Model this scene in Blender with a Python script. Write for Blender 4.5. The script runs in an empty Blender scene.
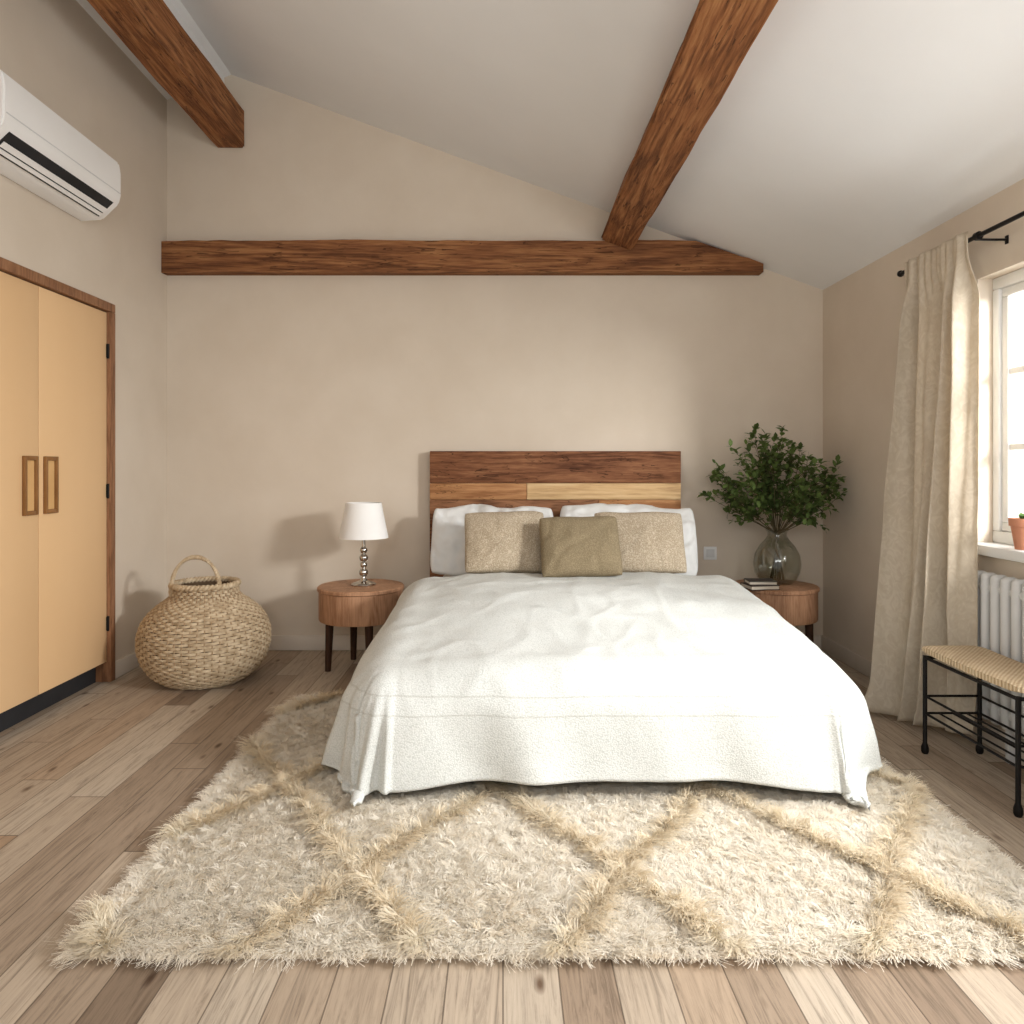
import bpy, bmesh, math, random
import numpy as np
from mathutils import Vector, Matrix, noise
random.seed(7); rng = np.random.default_rng(7)
C = bpy.context.scene.collection
PI = math.pi
def S(r, g, b):
    f = lambda c: (c/255/12.92) if c/255 <= .04045 else ((c/255+.055)/1.055)**2.4
    return (f(r), f(g), f(b), 1)

# ------------------------------------------------------------------ materials
class NT:
    def __init__(s, name):
        s.m = bpy.data.materials.new(name); s.m.use_nodes = True
        s.t = s.m.node_tree; s.t.nodes.clear()
        s.out = s.n('ShaderNodeOutputMaterial')
    def n(s, typ, **kw):
        x = s.t.nodes.new(typ)
        for k, v in kw.items(): setattr(x, k, v)
        return x
    def l(s, a, b): s.t.links.new(a, b)
    def math(s, op, a, b=None, c=None):
        x = s.n('ShaderNodeMath', operation=op)
        for i, v in enumerate((a, b, c)):
            if v is None: continue
            if isinstance(v, (int, float)): x.inputs[i].default_value = v
            else: s.l(v, x.inputs[i])
        return x.outputs[0]
    def ramp(s, fac, stops, interp='LINEAR'):
        r = s.n('ShaderNodeValToRGB'); r.color_ramp.interpolation = interp
        e = r.color_ramp.elements
        while len(e) < len(stops): e.new(.5)
        for i, (p, c) in enumerate(stops): e[i].position = p; e[i].color = c
        s.l(fac, r.inputs[0]); return r.outputs[0]
    def mul(s, a, b):
        mx = s.n('ShaderNodeMix', data_type='RGBA', blend_type='MULTIPLY'); mx.inputs[0].default_value = 1
        s.l(a, mx.inputs[6]); s.l(b, mx.inputs[7]); return mx.outputs[2]
    def coords(s, scale=(1,1,1), rot=(0,0,0)):
        tc = s.n('ShaderNodeTexCoord'); mp = s.n('ShaderNodeMapping')
        mp.inputs['Scale'].default_value = scale; mp.inputs['Rotation'].default_value = rot
        s.l(tc.outputs['Object'], mp.inputs[0]); return mp.outputs[0]
    def noise(s, vec, scale, detail=4, rough=.55, dist=0):
        x = s.n('ShaderNodeTexNoise'); x.inputs['Scale'].default_value = scale
        x.inputs['Detail'].default_value = detail; x.inputs['Roughness'].default_value = rough
        x.inputs['Distortion'].default_value = dist
        s.l(vec, x.inputs['Vector']); return x.outputs['Fac']
    def bsdf(s, col, rough=.6, metal=0, bump=None, bstr=.2, bdist=.01, spec=.4):
        b = s.n('ShaderNodeBsdfPrincipled')
        if isinstance(col, tuple): b.inputs['Base Color'].default_value = col
        else: s.l(col, b.inputs['Base Color'])
        b.inputs['Roughness'].default_value = rough; b.inputs['Metallic'].default_value = metal
        b.inputs['Specular IOR Level'].default_value = spec
        if bump is not None:
            bp = s.n('ShaderNodeBump'); bp.inputs['Strength'].default_value = bstr; bp.inputs['Distance'].default_value = bdist
            s.l(bump, bp.inputs['Height']); s.l(bp.outputs[0], b.inputs['Normal'])
        s.l(b.outputs[0], s.out.inputs[0]); return b

def mottled(name, c1, c2, scale=6, rough=.7, bstr=.1, bscale=60, metal=0, spec=.3, stretch=(1,1,1)):
    t = NT(name); v = t.coords(stretch)
    col = t.ramp(t.noise(v, scale), [(.3, c1), (.7, c2)])
    t.bsdf(col, rough, metal, t.noise(v, bscale, 3), bstr, .004, spec); return t.m

def wood(name, dark, mid, light, axis='x', scale=1, rough=.55, bstr=.35, knots=1.2, crack=0, st0=.09):
    t = NT(name)
    st = {'x': (st0, 1, 1), 'y': (1, st0, 1), 'z': (1, 1, st0)}[axis]
    v = t.coords(st)
    n1 = t.noise(v, 9*scale, 6, .62, knots)
    n2 = t.noise(v, 95*scale, 4, .6, .4)
    w = t.math('SINE', t.math('MULTIPLY', t.noise(v, 5*scale, 2, .4, .8), 70))
    f = t.math('ADD', t.math('MULTIPLY', n1, .48), t.math('ADD', t.math('MULTIPLY', n2, .47), t.math('MULTIPLY', w, .055)))
    col = t.ramp(f, [(.35, dark), (.48, mid), (.62, light)])
    h = f
    if crack:
        c = t.noise(v, 20*scale, 3, .5, 1.5)
        cr = t.math('LESS_THAN', t.math('ABSOLUTE', t.math('SUBTRACT', c, .5)), .012*crack)
        gate = t.math('GREATER_THAN', t.noise(t.coords((1,1,1)), 5, 2), .5)
        cr = t.math('MULTIPLY', cr, gate)
        m2 = t.n('ShaderNodeMix', data_type='RGBA'); t.l(t.math('MULTIPLY', cr, .7), m2.inputs[0])
        t.l(col, m2.inputs[6]); m2.inputs[7].default_value = (dark[0]*.35, dark[1]*.35, dark[2]*.35, 1)
        col = m2.outputs[2]; h = t.math('SUBTRACT', f, t.math('MULTIPLY', cr, .5))
    t.bsdf(col, rough, 0, h, bstr, .01, .2); return t.m

def floor_mat():
    t = NT('floor_boards'); W = .128; L = 1.25
    tc = t.n('ShaderNodeTexCoord'); sp = t.n('ShaderNodeSeparateXYZ'); t.l(tc.outputs['Object'], sp.inputs[0])
    x, y = sp.outputs[0], sp.outputs[1]
    xs = t.math('DIVIDE', x, W); ix = t.math('FLOOR', xs)
    w1 = t.n('ShaderNodeTexWhiteNoise', noise_dimensions='1D'); t.l(ix, w1.inputs['W'])
    ys = t.math('ADD', t.math('DIVIDE', y, L), t.math('MULTIPLY', w1.outputs[0], 7)); iy = t.math('FLOOR', ys)
    cb = t.n('ShaderNodeCombineXYZ'); t.l(ix, cb.inputs[0]); t.l(iy, cb.inputs[1])
    w2 = t.n('ShaderNodeTexWhiteNoise', noise_dimensions='3D'); t.l(cb.outputs[0], w2.inputs['Vector'])
    base = t.ramp(w2.outputs['Value'], [(0, S(126,108,91)), (.14, S(152,133,114)), (.38, S(172,154,134)), (.6, S(181,165,146)), (.82, S(190,176,158)), (1, S(164,139,114))])
    gv = t.n('ShaderNodeCombineXYZ')
    t.l(t.math('MULTIPLY', x, 30), gv.inputs[0]); t.l(t.math('MULTIPLY', y, 1.6), gv.inputs[1]); t.l(t.math('MULTIPLY', w2.outputs['Value'], 40), gv.inputs[2])
    g = t.noise(gv.outputs[0], 1.6, 8, .76, 1.6)
    grain = t.ramp(g, [(.3, (.40,.38,.37,1)), (.5, (.92,.912,.905,1)), (.72, (1.13,1.13,1.13,1))])
    col = t.mul(base, grain)
    kv = t.n('ShaderNodeCombineXYZ'); t.l(t.math('MULTIPLY', x, 9), kv.inputs[0]); t.l(t.math('MULTIPLY', y, 3.6), kv.inputs[1])
    vo = t.n('ShaderNodeTexVoronoi'); vo.inputs['Scale'].default_value = 1; t.l(kv.outputs[0], vo.inputs['Vector'])
    kn = t.ramp(vo.outputs['Distance'], [(.045, (.30,.23,.19,1)), (.14, (1,1,1,1))])
    col = t.mul(col, kn)
    fx = t.math('FRACT', xs); fy = t.math('FRACT', ys)
    gx = t.math('ABSOLUTE', t.math('SUBTRACT', fx, .5)); gy = t.math('ABSOLUTE', t.math('SUBTRACT', fy, .5))
    gap = t.math('MAXIMUM', t.math('GREATER_THAN', gx, .486), t.math('GREATER_THAN', gy, .498))
    m2 = t.n('ShaderNodeMix', data_type='RGBA'); t.l(t.math('MULTIPLY', gap, .7), m2.inputs[0])
    t.l(col, m2.inputs[6]); m2.inputs[7].default_value = S(70,56,45)
    h = t.math('SUBTRACT', t.math('MULTIPLY', g, .3), gap)
    t.bsdf(m2.outputs[2], .55, 0, h, .25, .004, .25); return t.m

def cloth(name, c1, c2, wscale=120, bstr=.35, rough=.9, spots=0):
    t = NT(name); v = t.coords()
    n = t.noise(v, 5, 3)
    vo = t.n('ShaderNodeTexVoronoi'); vo.inputs['Scale'].default_value = wscale; t.l(v, vo.inputs['Vector'])
    d = vo.outputs['Distance']
    if spots:
        f = t.math('ADD', t.math('MULTIPLY', d, spots), t.math('MULTIPLY', n, .4))
    else: f = n
    col = t.ramp(f, [(.3, c1), (.7, c2)])
    t.bsdf(col, rough, 0, t.math('ADD', t.math('MULTIPLY', d, -1), t.math('MULTIPLY', t.noise(v, 300, 2), .4)), bstr, .006, .15); return t.m

def duvet_mat():
    t = NT('duvet_cotton'); v = t.coords()
    sp = t.n('ShaderNodeSeparateXYZ'); t.l(v, sp.inputs[0])
    vo = t.n('ShaderNodeTexVoronoi'); vo.inputs['Scale'].default_value = 200; t.l(v, vo.inputs['Vector'])
    d = vo.outputs['Distance']
    col = t.ramp(t.math('ADD', t.math('MULTIPLY', d, .75), t.math('MULTIPLY', t.noise(v, 5, 3), .35)), [(.25, S(222,223,219)), (.8, S(197,199,194))])
    h = t.math('MULTIPLY', d, -1)
    wob = t.math('MULTIPLY', t.math('SUBTRACT', t.noise(v, 4, 2), .5), .016)
    lines = None
    for z0 in (-.185, -.245):
        ln = t.math('LESS_THAN', t.math('ABSOLUTE', t.math('SUBTRACT', t.math('ADD', sp.outputs[2], wob), z0)), .0028)
        lines = ln if lines is None else t.math('MAXIMUM', lines, ln)
    h = t.math('SUBTRACT', h, t.math('MULTIPLY', lines, 1.4))
    m2 = t.n('ShaderNodeMix', data_type='RGBA'); t.l(t.math('MULTIPLY', lines, .35), m2.inputs[0])
    t.l(col, m2.inputs[6]); m2.inputs[7].default_value = S(164,162,152)
    t.bsdf(m2.outputs[2], .92, 0, h, .32, .004, .1); return t.m

def woven(name, c1, c2, sc=90):
    t = NT(name); v = t.coords()
    sp = t.n('ShaderNodeSeparateXYZ'); t.l(v, sp.inputs[0])
    a = t.math('SINE', t.math('MULTIPLY', sp.outputs[0], sc*3)); b = t.math('SINE', t.math('MULTIPLY', sp.outputs[1], sc*3))
    h = t.math('ADD', t.math('MULTIPLY', t.math('MULTIPLY', a, b), .5), .5)
    f = t.math('ADD', t.math('MULTIPLY', h, .6), t.math('MULTIPLY', t.noise(v, 40), .4))
    col = t.ramp(f, [(.2, c1), (.75, c2)])
    t.bsdf(col, .8, 0, h, .6, .006, .2); return t.m

def thin_glass(name, tint, gl=.08):
    t = NT(name)
    a = t.n('ShaderNodeBsdfTransparent'); a.inputs[0].default_value = tint
    g = t.n('ShaderNodeBsdfGlossy'); g.inputs['Roughness'].default_value = .03
    lw = t.n('ShaderNodeLayerWeight'); lw.inputs[0].default_value = .25
    m = t.n('ShaderNodeMixShader')
    t.l(t.math('ADD', t.math('MULTIPLY', lw.outputs['Facing'], .35), gl*.5), m.inputs[0]); t.l(a.outputs[0], m.inputs[1]); t.l(g.outputs[0], m.inputs[2])
    t.l(m.outputs[0], t.out.inputs[0]); return t.m

def curtain_mat():
    t = NT('curtain_linen'); v = t.coords((1,1,.7))
    pat = t.noise(v, 22, 2, .5, 2.8)
    f = t.math('ADD', t.math('MULTIPLY', t.noise(v, 9, 4), .35), t.math('MULTIPLY', pat, .65))
    col = t.ramp(f, [(.40, S(207,193,171)), (.5, S(212,199,178)), (.60, S(219,207,187))])
    b = t.bsdf(col, .5, 0, t.noise(v, 160, 2), .08, .003, .35)
    tr = t.n('ShaderNodeBsdfTranslucent'); t.l(col, tr.inputs[0])
    m = t.n('ShaderNodeMixShader'); m.inputs[0].default_value = .33
    t.l(b.outputs[0], m.inputs[1]); t.l(tr.outputs[0], m.inputs[2]); t.l(m.outputs[0], t.out.inputs[0]); return t.m

def attr_mat(name, rough=.95, trans=0):
    t = NT(name); a = t.n('ShaderNodeAttribute', attribute_name='Col')
    b = t.bsdf(a.outputs['Color'], rough, spec=.1)
    if trans:
        tr = t.n('ShaderNodeBsdfTranslucent'); t.l(a.outputs['Color'], tr.inputs[0])
        m = t.n('ShaderNodeMixShader'); m.inputs[0].default_value = trans
        t.l(b.outputs[0], m.inputs[1]); t.l(tr.outputs[0], m.inputs[2]); t.l(m.outputs[0], t.out.inputs[0])
    return t.m

M = {}
M['wall'] = mottled('wall_plaster', S(207,193,175), S(214,201,184), 2.5, .9, .12, 35, spec=.1)
M['ceil'] = mottled('ceiling_plaster', S(229,228,226), S(233,232,230), 2, .9, .06, 30, spec=.1)
M['base'] = mottled('skirting_paint', S(208,197,182), S(215,204,190), 3, .6, .03)
M['floor'] = floor_mat()
M['beamx'] = wood('beam_wood_wall', S(98,61,38), S(136,89,56), S(162,114,74), 'x', 1.25, .75, .8, 1.4, 1.0, .06)
M['beamy'] = wood('beam_wood_ridge', S(100,62,37), S(142,92,56), S(172,121,77), 'y', 1.25, .75, .8, 1.4, 1.0, .06)
M['door'] = mottled('wardrobe_door_lacquer', S(225,186,139), S(229,192,147), 1.5, .5, .02, 40, spec=.2, stretch=(1,1,.2))
M['frame'] = wood('wardrobe_frame_wood', S(118,82,58), S(146,104,74), S(164,120,88), 'z', 1.5, .5, .1, .3)
M['handle'] = mottled('handle_wood', S(126,86,48), S(150,106,62), 8, .4, .03)
M['inlay'] = mottled('handle_inlay', S(208,164,108), S(218,176,120), 8, .5, .02)
M['black'] = mottled('black_metal', S(26,24,23), S(36,33,31), 8, .5, .05, 90, .6)
M['kick'] = mottled('toe_kick_dark', S(38,38,40), S(48,48,50), 4, .7, .05)
M['acw'] = mottled('white_plastic', S(234,232,228), S(238,236,233), 3, .35, .0)
M['acd'] = mottled('vent_black', S(28,28,30), S(40,40,42), 8, .6, .0)
M['white'] = mottled('white_paint', S(226,226,224), S(232,232,230), 4, .45, .02)
M['rad'] = mottled('radiator_enamel', S(202,202,200), S(210,210,208), 4, .4, .0)
M['duvet'] = duvet_mat()
M['sheet'] = cloth('sheet_cotton', S(214,213,208), S(222,221,217), 300, .15)
M['pillow'] = cloth('pillow_cotton', S(216,216,213), S(225,225,223), 300, .15)
M['cush'] = cloth('cushion_boucle', S(150,134,110), S(194,179,157), 160, .5, .95, .6)
M['cush2'] = cloth('cushion_linen', S(120,106,82), S(150,135,108), 210, .5, .95, .6)
M['shade'] = mottled('lampshade_fabric', S(234,231,227), S(239,237,233), 4, .85, .1, 200)
M['chrome'] = mottled('polished_steel', S(190,186,180), S(205,201,195), 4, .16, .0, metal=1)
M['night'] = wood('nightstand_wood', S(146,106,78), S(170,128,98), S(186,144,112), 'z', 1.6, .5, .1, .4)
M['nleg'] = wood('nightstand_leg_wood', S(40,26,18), S(58,38,26), S(72,48,34), 'z', 1.5, .5, .1, .2)
M['h1'] = wood('headboard_dark_wood', S(88,54,35), S(123,80,54), S(148,103,72), 'x', 1.1, .75, .6, 1.4, .8)
M['h2'] = wood('headboard_orange_wood', S(144,98,62), S(174,126,84), S(192,146,102), 'x', .8, .7, .3, 1.2, .4)
M['h3'] = wood('headboard_pale_wood', S(172,136,96), S(204,170,124), S(218,188,144), 'x', .7, .7, .2)
M['h4'] = wood('headboard_brown_wood', S(98,64,42), S(136,94,66), S(156,112,80), 'x', .9, .7, .4, 1.6, .6)
M['curtain'] = curtain_mat()
M['weave'] = woven('seat_rush', S(168,142,110), S(216,196,164), 120)
M['wick'] = mottled('wicker', S(164,141,110), S(210,190,160), 26, .75, .3, 120)
M['stake'] = mottled('wicker_stakes', S(140,114,84), S(170,144,112), 20, .8, .3, 120)
M['wickgap'] = mottled('wicker_gap_shade', S(78,61,44), S(98,79,58), 20, .9, .2)  # dark colour stands in for shade in the weave gaps
M['glass'] = thin_glass('window_glass', (.98,.99,1,1))
M['vase'] = thin_glass('vase_glass', (.89,.90,.87,1), .12)
M['stem'] = mottled('plant_stem', S(70,62,40), S(92,80,52), 20, .8, .1)
M['leaf'] = attr_mat('leaf_green', .45, .3)
M['pile'] = attr_mat('rug_pile', 1, .32)
M['jute'] = mottled('rug_backing_jute', S(220,207,184), S(229,217,197), 20, .95, .3)
M['terra'] = mottled('terracotta', S(186,126,98), S(202,142,112), 12, .8, .1)
M['soil'] = mottled('soil', S(50,38,28), S(70,54,40), 40, .95, .5)
M['bk1'] = mottled('book_cover_dark', S(58,44,40), S(70,54,48), 10, .6, .05)
M['bk2'] = mottled('book_cover_grey', S(72,66,62), S(86,79,74), 10, .6, .05)
M['pages'] = mottled('book_pages', S(200,188,170), S(212,201,184), 60, .9, .1, stretch=(.1,.1,6))

# ------------------------------------------------------------------ geometry helpers
def NB(): return bmesh.new()
def merge(bm, tmp, mi=None, mat=None):
    if mat is not None: bmesh.ops.transform(tmp, matrix=mat, verts=tmp.verts)
    if mi is not None:
        for f in tmp.faces: f.material_index = mi
    me = bpy.data.meshes.new('t'); tmp.to_mesh(me); tmp.free(); bm.from_mesh(me); bpy.data.meshes.remove(me)
def box(bm, x0, x1, y0, y1, z0, z1, bev=0, mi=0, seg=2, mat=None):
    t = NB(); bmesh.ops.create_cube(t, size=1)
    for v in t.verts: v.co = Vector(((x0+x1)/2+v.co.x*(x1-x0), (y0+y1)/2+v.co.y*(y1-y0), (z0+z1)/2+v.co.z*(z1-z0)))
    if bev: bmesh.ops.bevel(t, geom=t.edges[:], offset=bev, segments=seg, affect='EDGES', profile=.5)
    merge(bm, t, mi, mat)
def prism(bm, poly, y0, y1, bev=0, n=1, jit=0, mi=0, mat=None):
    t = NB(); ys = [y0+(y1-y0)*i/n for i in range(n+1)]
    rings = [[t.verts.new((x, y, z)) for x, z in poly] for y in ys]
    k = len(poly)
    for a, b in zip(rings, rings[1:]):
        for i in range(k): t.faces.new((a[i], a[(i+1) % k], b[(i+1) % k], b[i]))
    t.faces.new(rings[0]); t.faces.new(rings[-1][::-1])
    bmesh.ops.recalc_face_normals(t, faces=t.faces)
    if bev:
        ed = [e for e in t.edges if len(e.link_faces) == 2 and e.calc_face_angle() > .3]
        bmesh.ops.bevel(t, geom=ed, offset=bev, segments=2, affect='EDGES')
    if jit:
        for v in t.verts:
            p = v.co*2.3; v.co += Vector((noise.noise(p), 0, noise.noise(p+Vector((9,4,2)))))*jit
            p = v.co*9; v.co += Vector((noise.noise(p), 0, noise.noise(p+Vector((9,4,2)))))*jit*.3
    merge(bm, t, mi, mat)
def tube(bm, pts, r, n=8, closed=False, mi=0):
    pts = [Vector(p) for p in pts]; m = len(pts)
    rs = r if isinstance(r, (list, tuple)) else [r]*m
    up = None; rings = []
    for i, p in enumerate(pts):
        a = pts[(i-1) % m] if (closed or i > 0) else p; b = pts[(i+1) % m] if (closed or i < m-1) else p
        d = (b-a).normalized()
        if up is None: up = d.orthogonal().normalized() if abs(d.z) > .9 else Vector((0,0,1))
        s = d.cross(up)
        if s.length < 1e-5: s = d.orthogonal()
        s.normalize(); up2 = s.cross(d).normalized()
        if abs(d.z) > .2 or not closed: up = up2
        rings.append([bm.verts.new(p+(s*math.cos(2*PI*k/n)+up2*math.sin(2*PI*k/n))*rs[i]) for k in range(n)])
    prs = list(zip(rings, rings[1:]))
    if closed: prs.append((rings[-1], rings[0]))
    for a, b in prs:
        for k in range(n):
            f = bm.faces.new((a[k], a[(k+1) % n], b[(k+1) % n], b[k])); f.material_index = mi
    if not closed:
        bm.faces.new(rings[0]).material_index = mi; bm.faces.new(rings[-1][::-1]).material_index = mi
def lathe(bm, prof, cx=0, cy=0, n=40, mi=0, cap=True):
    rings = [[bm.verts.new((cx+r*math.cos(2*PI*k/n), cy+r*math.sin(2*PI*k/n), z)) for k in range(n)] for r, z in prof]
    for a, b in zip(rings, rings[1:]):
        for k in range(n): bm.faces.new((a[k], a[(k+1) % n], b[(k+1) % n], b[k])).material_index = mi
    if cap:
        bm.faces.new(rings[0][::-1]).material_index = mi; bm.faces.new(rings[-1]).material_index = mi
def root_of(o):
    while o.parent: o = o.parent
    return o
def obj(name, bm, mats, parent=None, ang=40, local=False, recalc=True):
    if recalc: bmesh.ops.recalc_face_normals(bm, faces=bm.faces[:])
    for f in bm.faces: f.smooth = True
    for e in bm.edges:
        if len(e.link_faces) == 2 and e.calc_face_angle(0) > math.radians(ang): e.smooth = False
    me = bpy.data.meshes.new(name); bm.to_mesh(me); bm.free()
    for m in (mats if isinstance(mats, list) else [mats]): me.materials.append(m)
    o = bpy.data.objects.new(name, me); C.objects.link(o)
    if parent:
        if not local: me.transform(Matrix.Translation(-root_of(parent).location))
        o.parent = parent
    return o
def tag(o, label, cat, group=None, kind=None):
    o['label'] = label; o['category'] = cat
    if group: o['group'] = group
    if kind: o['kind'] = kind
    return o
def thing(name, label, cat, loc, group=None, rot=(0,0,0)):
    o = bpy.data.objects.new(name, None); C.objects.link(o); o.location = loc; o.rotation_euler = rot
    o.empty_display_size = .1
    return tag(o, label, cat, group)
def struct(name, bm, m, label=None, cat=None):
    o = obj(name, bm, m, ang=30); o['kind'] = 'structure'
    if label: o['label'] = label; o['category'] = cat
    return o
def single(name, bm, m, label, cat, loc=None, group=None, ang=40):
    o = obj(name, bm, m, ang=ang)
    if loc is not None:
        o.data.transform(Matrix.Translation(-Vector(loc))); o.location = loc
    return tag(o, label, cat, group)

# ------------------------------------------------------------------ setting
XL, XR, YB, YF = -2.153, 2.05, 4.6, -.9
SL = .364; XRG = -1.74
zc = lambda x: 2.305+SL*(XR-x) if x >= XRG else 2.305+SL*(XR-XRG)-.39*(XRG-x)
ZR = zc(XRG)
b = NB(); box(b, XL-.6, XR+.25, YF, YB+.15, -.1, 0); struct('floor', b, M['floor'], 'worn pale oak floorboards running towards the back wall', 'floor')
b = NB(); prism(b, [(XL-.15,0),(XR+.25,0),(XR+.25,zc(XR+.25)),(XRG,ZR),(XL-.15,zc(XL-.15))], YB, YB+.15)
struct('wall_back', b, M['wall'], 'beige plastered gable wall behind the bed', 'wall')
WY0, WY1, WZ = 2.66, 3.955, 2.065      # wardrobe recess
b = NB()
prism(b, [(XL-.15,0),(XL,0),(XL,zc(XL)),(XL-.15,zc(XL-.15))], WY1, YB)
prism(b, [(XL-.15,WZ),(XL,WZ),(XL,zc(XL)),(XL-.15,zc(XL-.15))], WY0, WY1)
prism(b, [(XL-.15,0),(XL,0),(XL,zc(XL)),(XL-.15,zc(XL-.15))], YF, WY0)
struct('wall_left', b, M['wall'], 'beige plastered wall around the wardrobe', 'wall')
VY0, VY1, VZ0, VZ1 = .85, 3.1, .80, 1.98
b = NB()
full = [(XR,0),(XR+.25,0),(XR+.25,zc(XR+.25)),(XR,zc(XR))]
prism(b, full, VY1, YB); prism(b, full, YF, VY0)
prism(b, [(XR,0),(XR+.25,0),(XR+.25,VZ0),(XR,VZ0)], VY0, VY1)
prism(b, [(XR,VZ1),(XR+.25,VZ1),(XR+.25,zc(XR+.25)),(XR,zc(XR))], VY0, VY1)
struct('wall_right', b, M['wall'], 'beige plastered wall with the window opening', 'wall')
b = NB()
prism(b, [(XL-.15,zc(XL-.15)),(XRG,ZR),(XR+.25,zc(XR+.25)),(XR+.25,zc(XR+.25)+.12),(XRG,ZR+.12),(XL-.15,zc(XL-.15)+.12)], YF, YB+.15)
prism(b, [(-1.815,3.44),(-1.785,3.44),(-1.785,zc(-1.785)+.01),(-1.815,zc(-1.815)+.01)], YF, YB)
struct('ceiling', b, M['ceil'], 'pale plastered ceiling sloping down to the window side', 'ceiling')
b = NB(); box(b, XL+.016, XR-.016, YB-.016, YB, 0, .095, .004); struct('baseboard_back', b, M['base'])
b = NB(); box(b, XL, XL+.016, WY1+.001, YB, 0, .095, .004); struct('baseboard_left', b, M['base'])
b = NB(); box(b, XR-.016, XR, YF, YB, 0, .095, .004); struct('baseboard_right', b, M['base'])

# window
fx0, fx1 = XR+.062, XR+.122
b = NB()
for (y0, y1, z0, z1) in ((VY0, VY1, VZ1-.05, VZ1), (VY0, VY1, VZ0+.045, VZ0+.095), (VY0, VY0+.04, VZ0+.095, VZ1-.05), (VY1-.04, VY1, VZ0+.095, VZ1-.05), (1.95, 2.0, VZ0+.095, VZ1-.05)):
    box(b, fx0, fx1, y0, y1, z0, z1, .006)
w = struct('window_1', b, M['white'], 'white multi-pane casement window in the right wall', 'window')
for (y0, y1) in ((VY0+.042, 1.948), (2.002, VY1-.042)):
    b = NB(); z0, z1 = VZ0+.097, VZ1-.052; a0, a1 = fx0+.012, fx1-.012; sw = .038
    box(b, a0, a1, y0, y1, z1-sw, z1, .005); box(b, a0, a1, y0, y1, z0, z0+sw, .005)
    box(b, a0, a1, y0, y0+sw, z0+sw, z1-sw, .005); box(b, a0, a1, y1-sw, y1, z0+sw, z1-sw, .005)
    for k in (1, 2):
        zz = z0+sw+(z1-z0-2*sw)*k/3; box(b, a0+.006, a1-.006, y0+sw, y1-sw, zz-.014, zz+.014, .003)
    ym = (y0+y1)/2; box(b, a0+.006, a1-.006, ym-.014, ym+.014, z0+sw, z1-sw, .003)
    s = obj('sash', b, M['white'], w)
    b = NB(); box(b, (a0+a1)/2-.002, (a0+a1)/2+.002, y0+sw, y1-sw, z0+sw, z1-sw); obj('pane', b, M['glass'], s)
b = NB(); box(b, XR-.06, fx1+.0, VY0-.0, VY1, VZ0, VZ0+.045, .01); obj('sill', b, M['white'], w)

# beams
b = NB(); prism(b, [(-1.832,3.21),(-1.653,3.21),(-1.653,3.455),(-1.832,3.455)], YF, YB, .010, 90, .009)
single('ceiling_beam', b, M['beamy'], 'dark wooden ridge beam above the air conditioner, ending at the gable wall', 'beam', (-1.74, 2, 3.21), ang=30)
b = NB(); prism(b, [(.612,2.606),(.81,2.530),(.882,2.721),(.684,2.797)], YF, YB-.085, .010, 90, .009)
single('ceiling_beam', b, M['beamy'], 'dark wooden sloping rafter beam above the bed, meeting the horizontal wall beam', 'beam', (.7, 2, 2.6), ang=30)
b = NB(); xe = 1.637; zt = 2.606
t = NB()
xsB = [XL+.002+(xe-XL)*i/80 for i in range(81)]
ring = []
for x in xsB:
    top = min(zt, zc(x)-.004); y0 = YB-.08
    ring.append([t.verts.new((x, y, z)) for y, z in ((y0, 2.398), (YB, 2.398), (YB, top), (y0, top))])
for p, q in zip(ring, ring[1:]):
    for i in range(4): t.faces.new((p[i], p[(i+1)%4], q[(i+1)%4], q[i]))
t.faces.new(ring[0]); t.faces.new(ring[-1][::-1])
for v in t.verts:
    if v.co.y < YB-.01:
        p = v.co*2.6; v.co.y += noise.noise(p)*.006; v.co.z += noise.noise(p+Vector((5,1,3)))*.008+noise.noise(p*4)*.003 - (.008 if v.co.z > 2.5 else 0)
merge(b, t)
single('wall_beam', b, M['beamx'], 'dark wooden tie beam running horizontally across the back wall', 'beam', (0, YB, 2.398), ang=30)

# ------------------------------------------------------------------ wardrobe
wr = thing('wardrobe', 'built-in wardrobe with two pale tan doors and a brown wood frame', 'wardrobe', (XL, 3.3, 0))
b = NB()
f0, f1 = XL-.10, XL+.02
box(b, f0, f1, WY1-.05, WY1-.001, 0, WZ-.05, .004); box(b, f0, f1, WY0+.001, WY0+.05, 0, WZ-.05, .004); box(b, f0, f1, WY0+.001, WY1-.001, WZ-.05, WZ-.002, .004)
obj('frame', b, M['frame'], wr)
b = NB()
box(b, XL-.55, XL-.53, WY0+.02, WY1-.02, 0, WZ-.02); box(b, XL-.53, XL-.101, WY1-.03, WY1-.012, 0, WZ-.02); box(b, XL-.53, XL-.101, WY0+.012, WY0+.03, 0, WZ-.02); box(b, XL-.53, XL-.101, WY0+.03, WY1-.03, WZ-.05, WZ-.02)
obj('carcass', b, M['frame'], wr)
b = NB(); box(b, XL-.10, XL-.06, WY0+.052, WY1-.052, 0, .10, .002); obj('toe_kick', b, M['kick'], wr)
ys = 3.33
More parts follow.
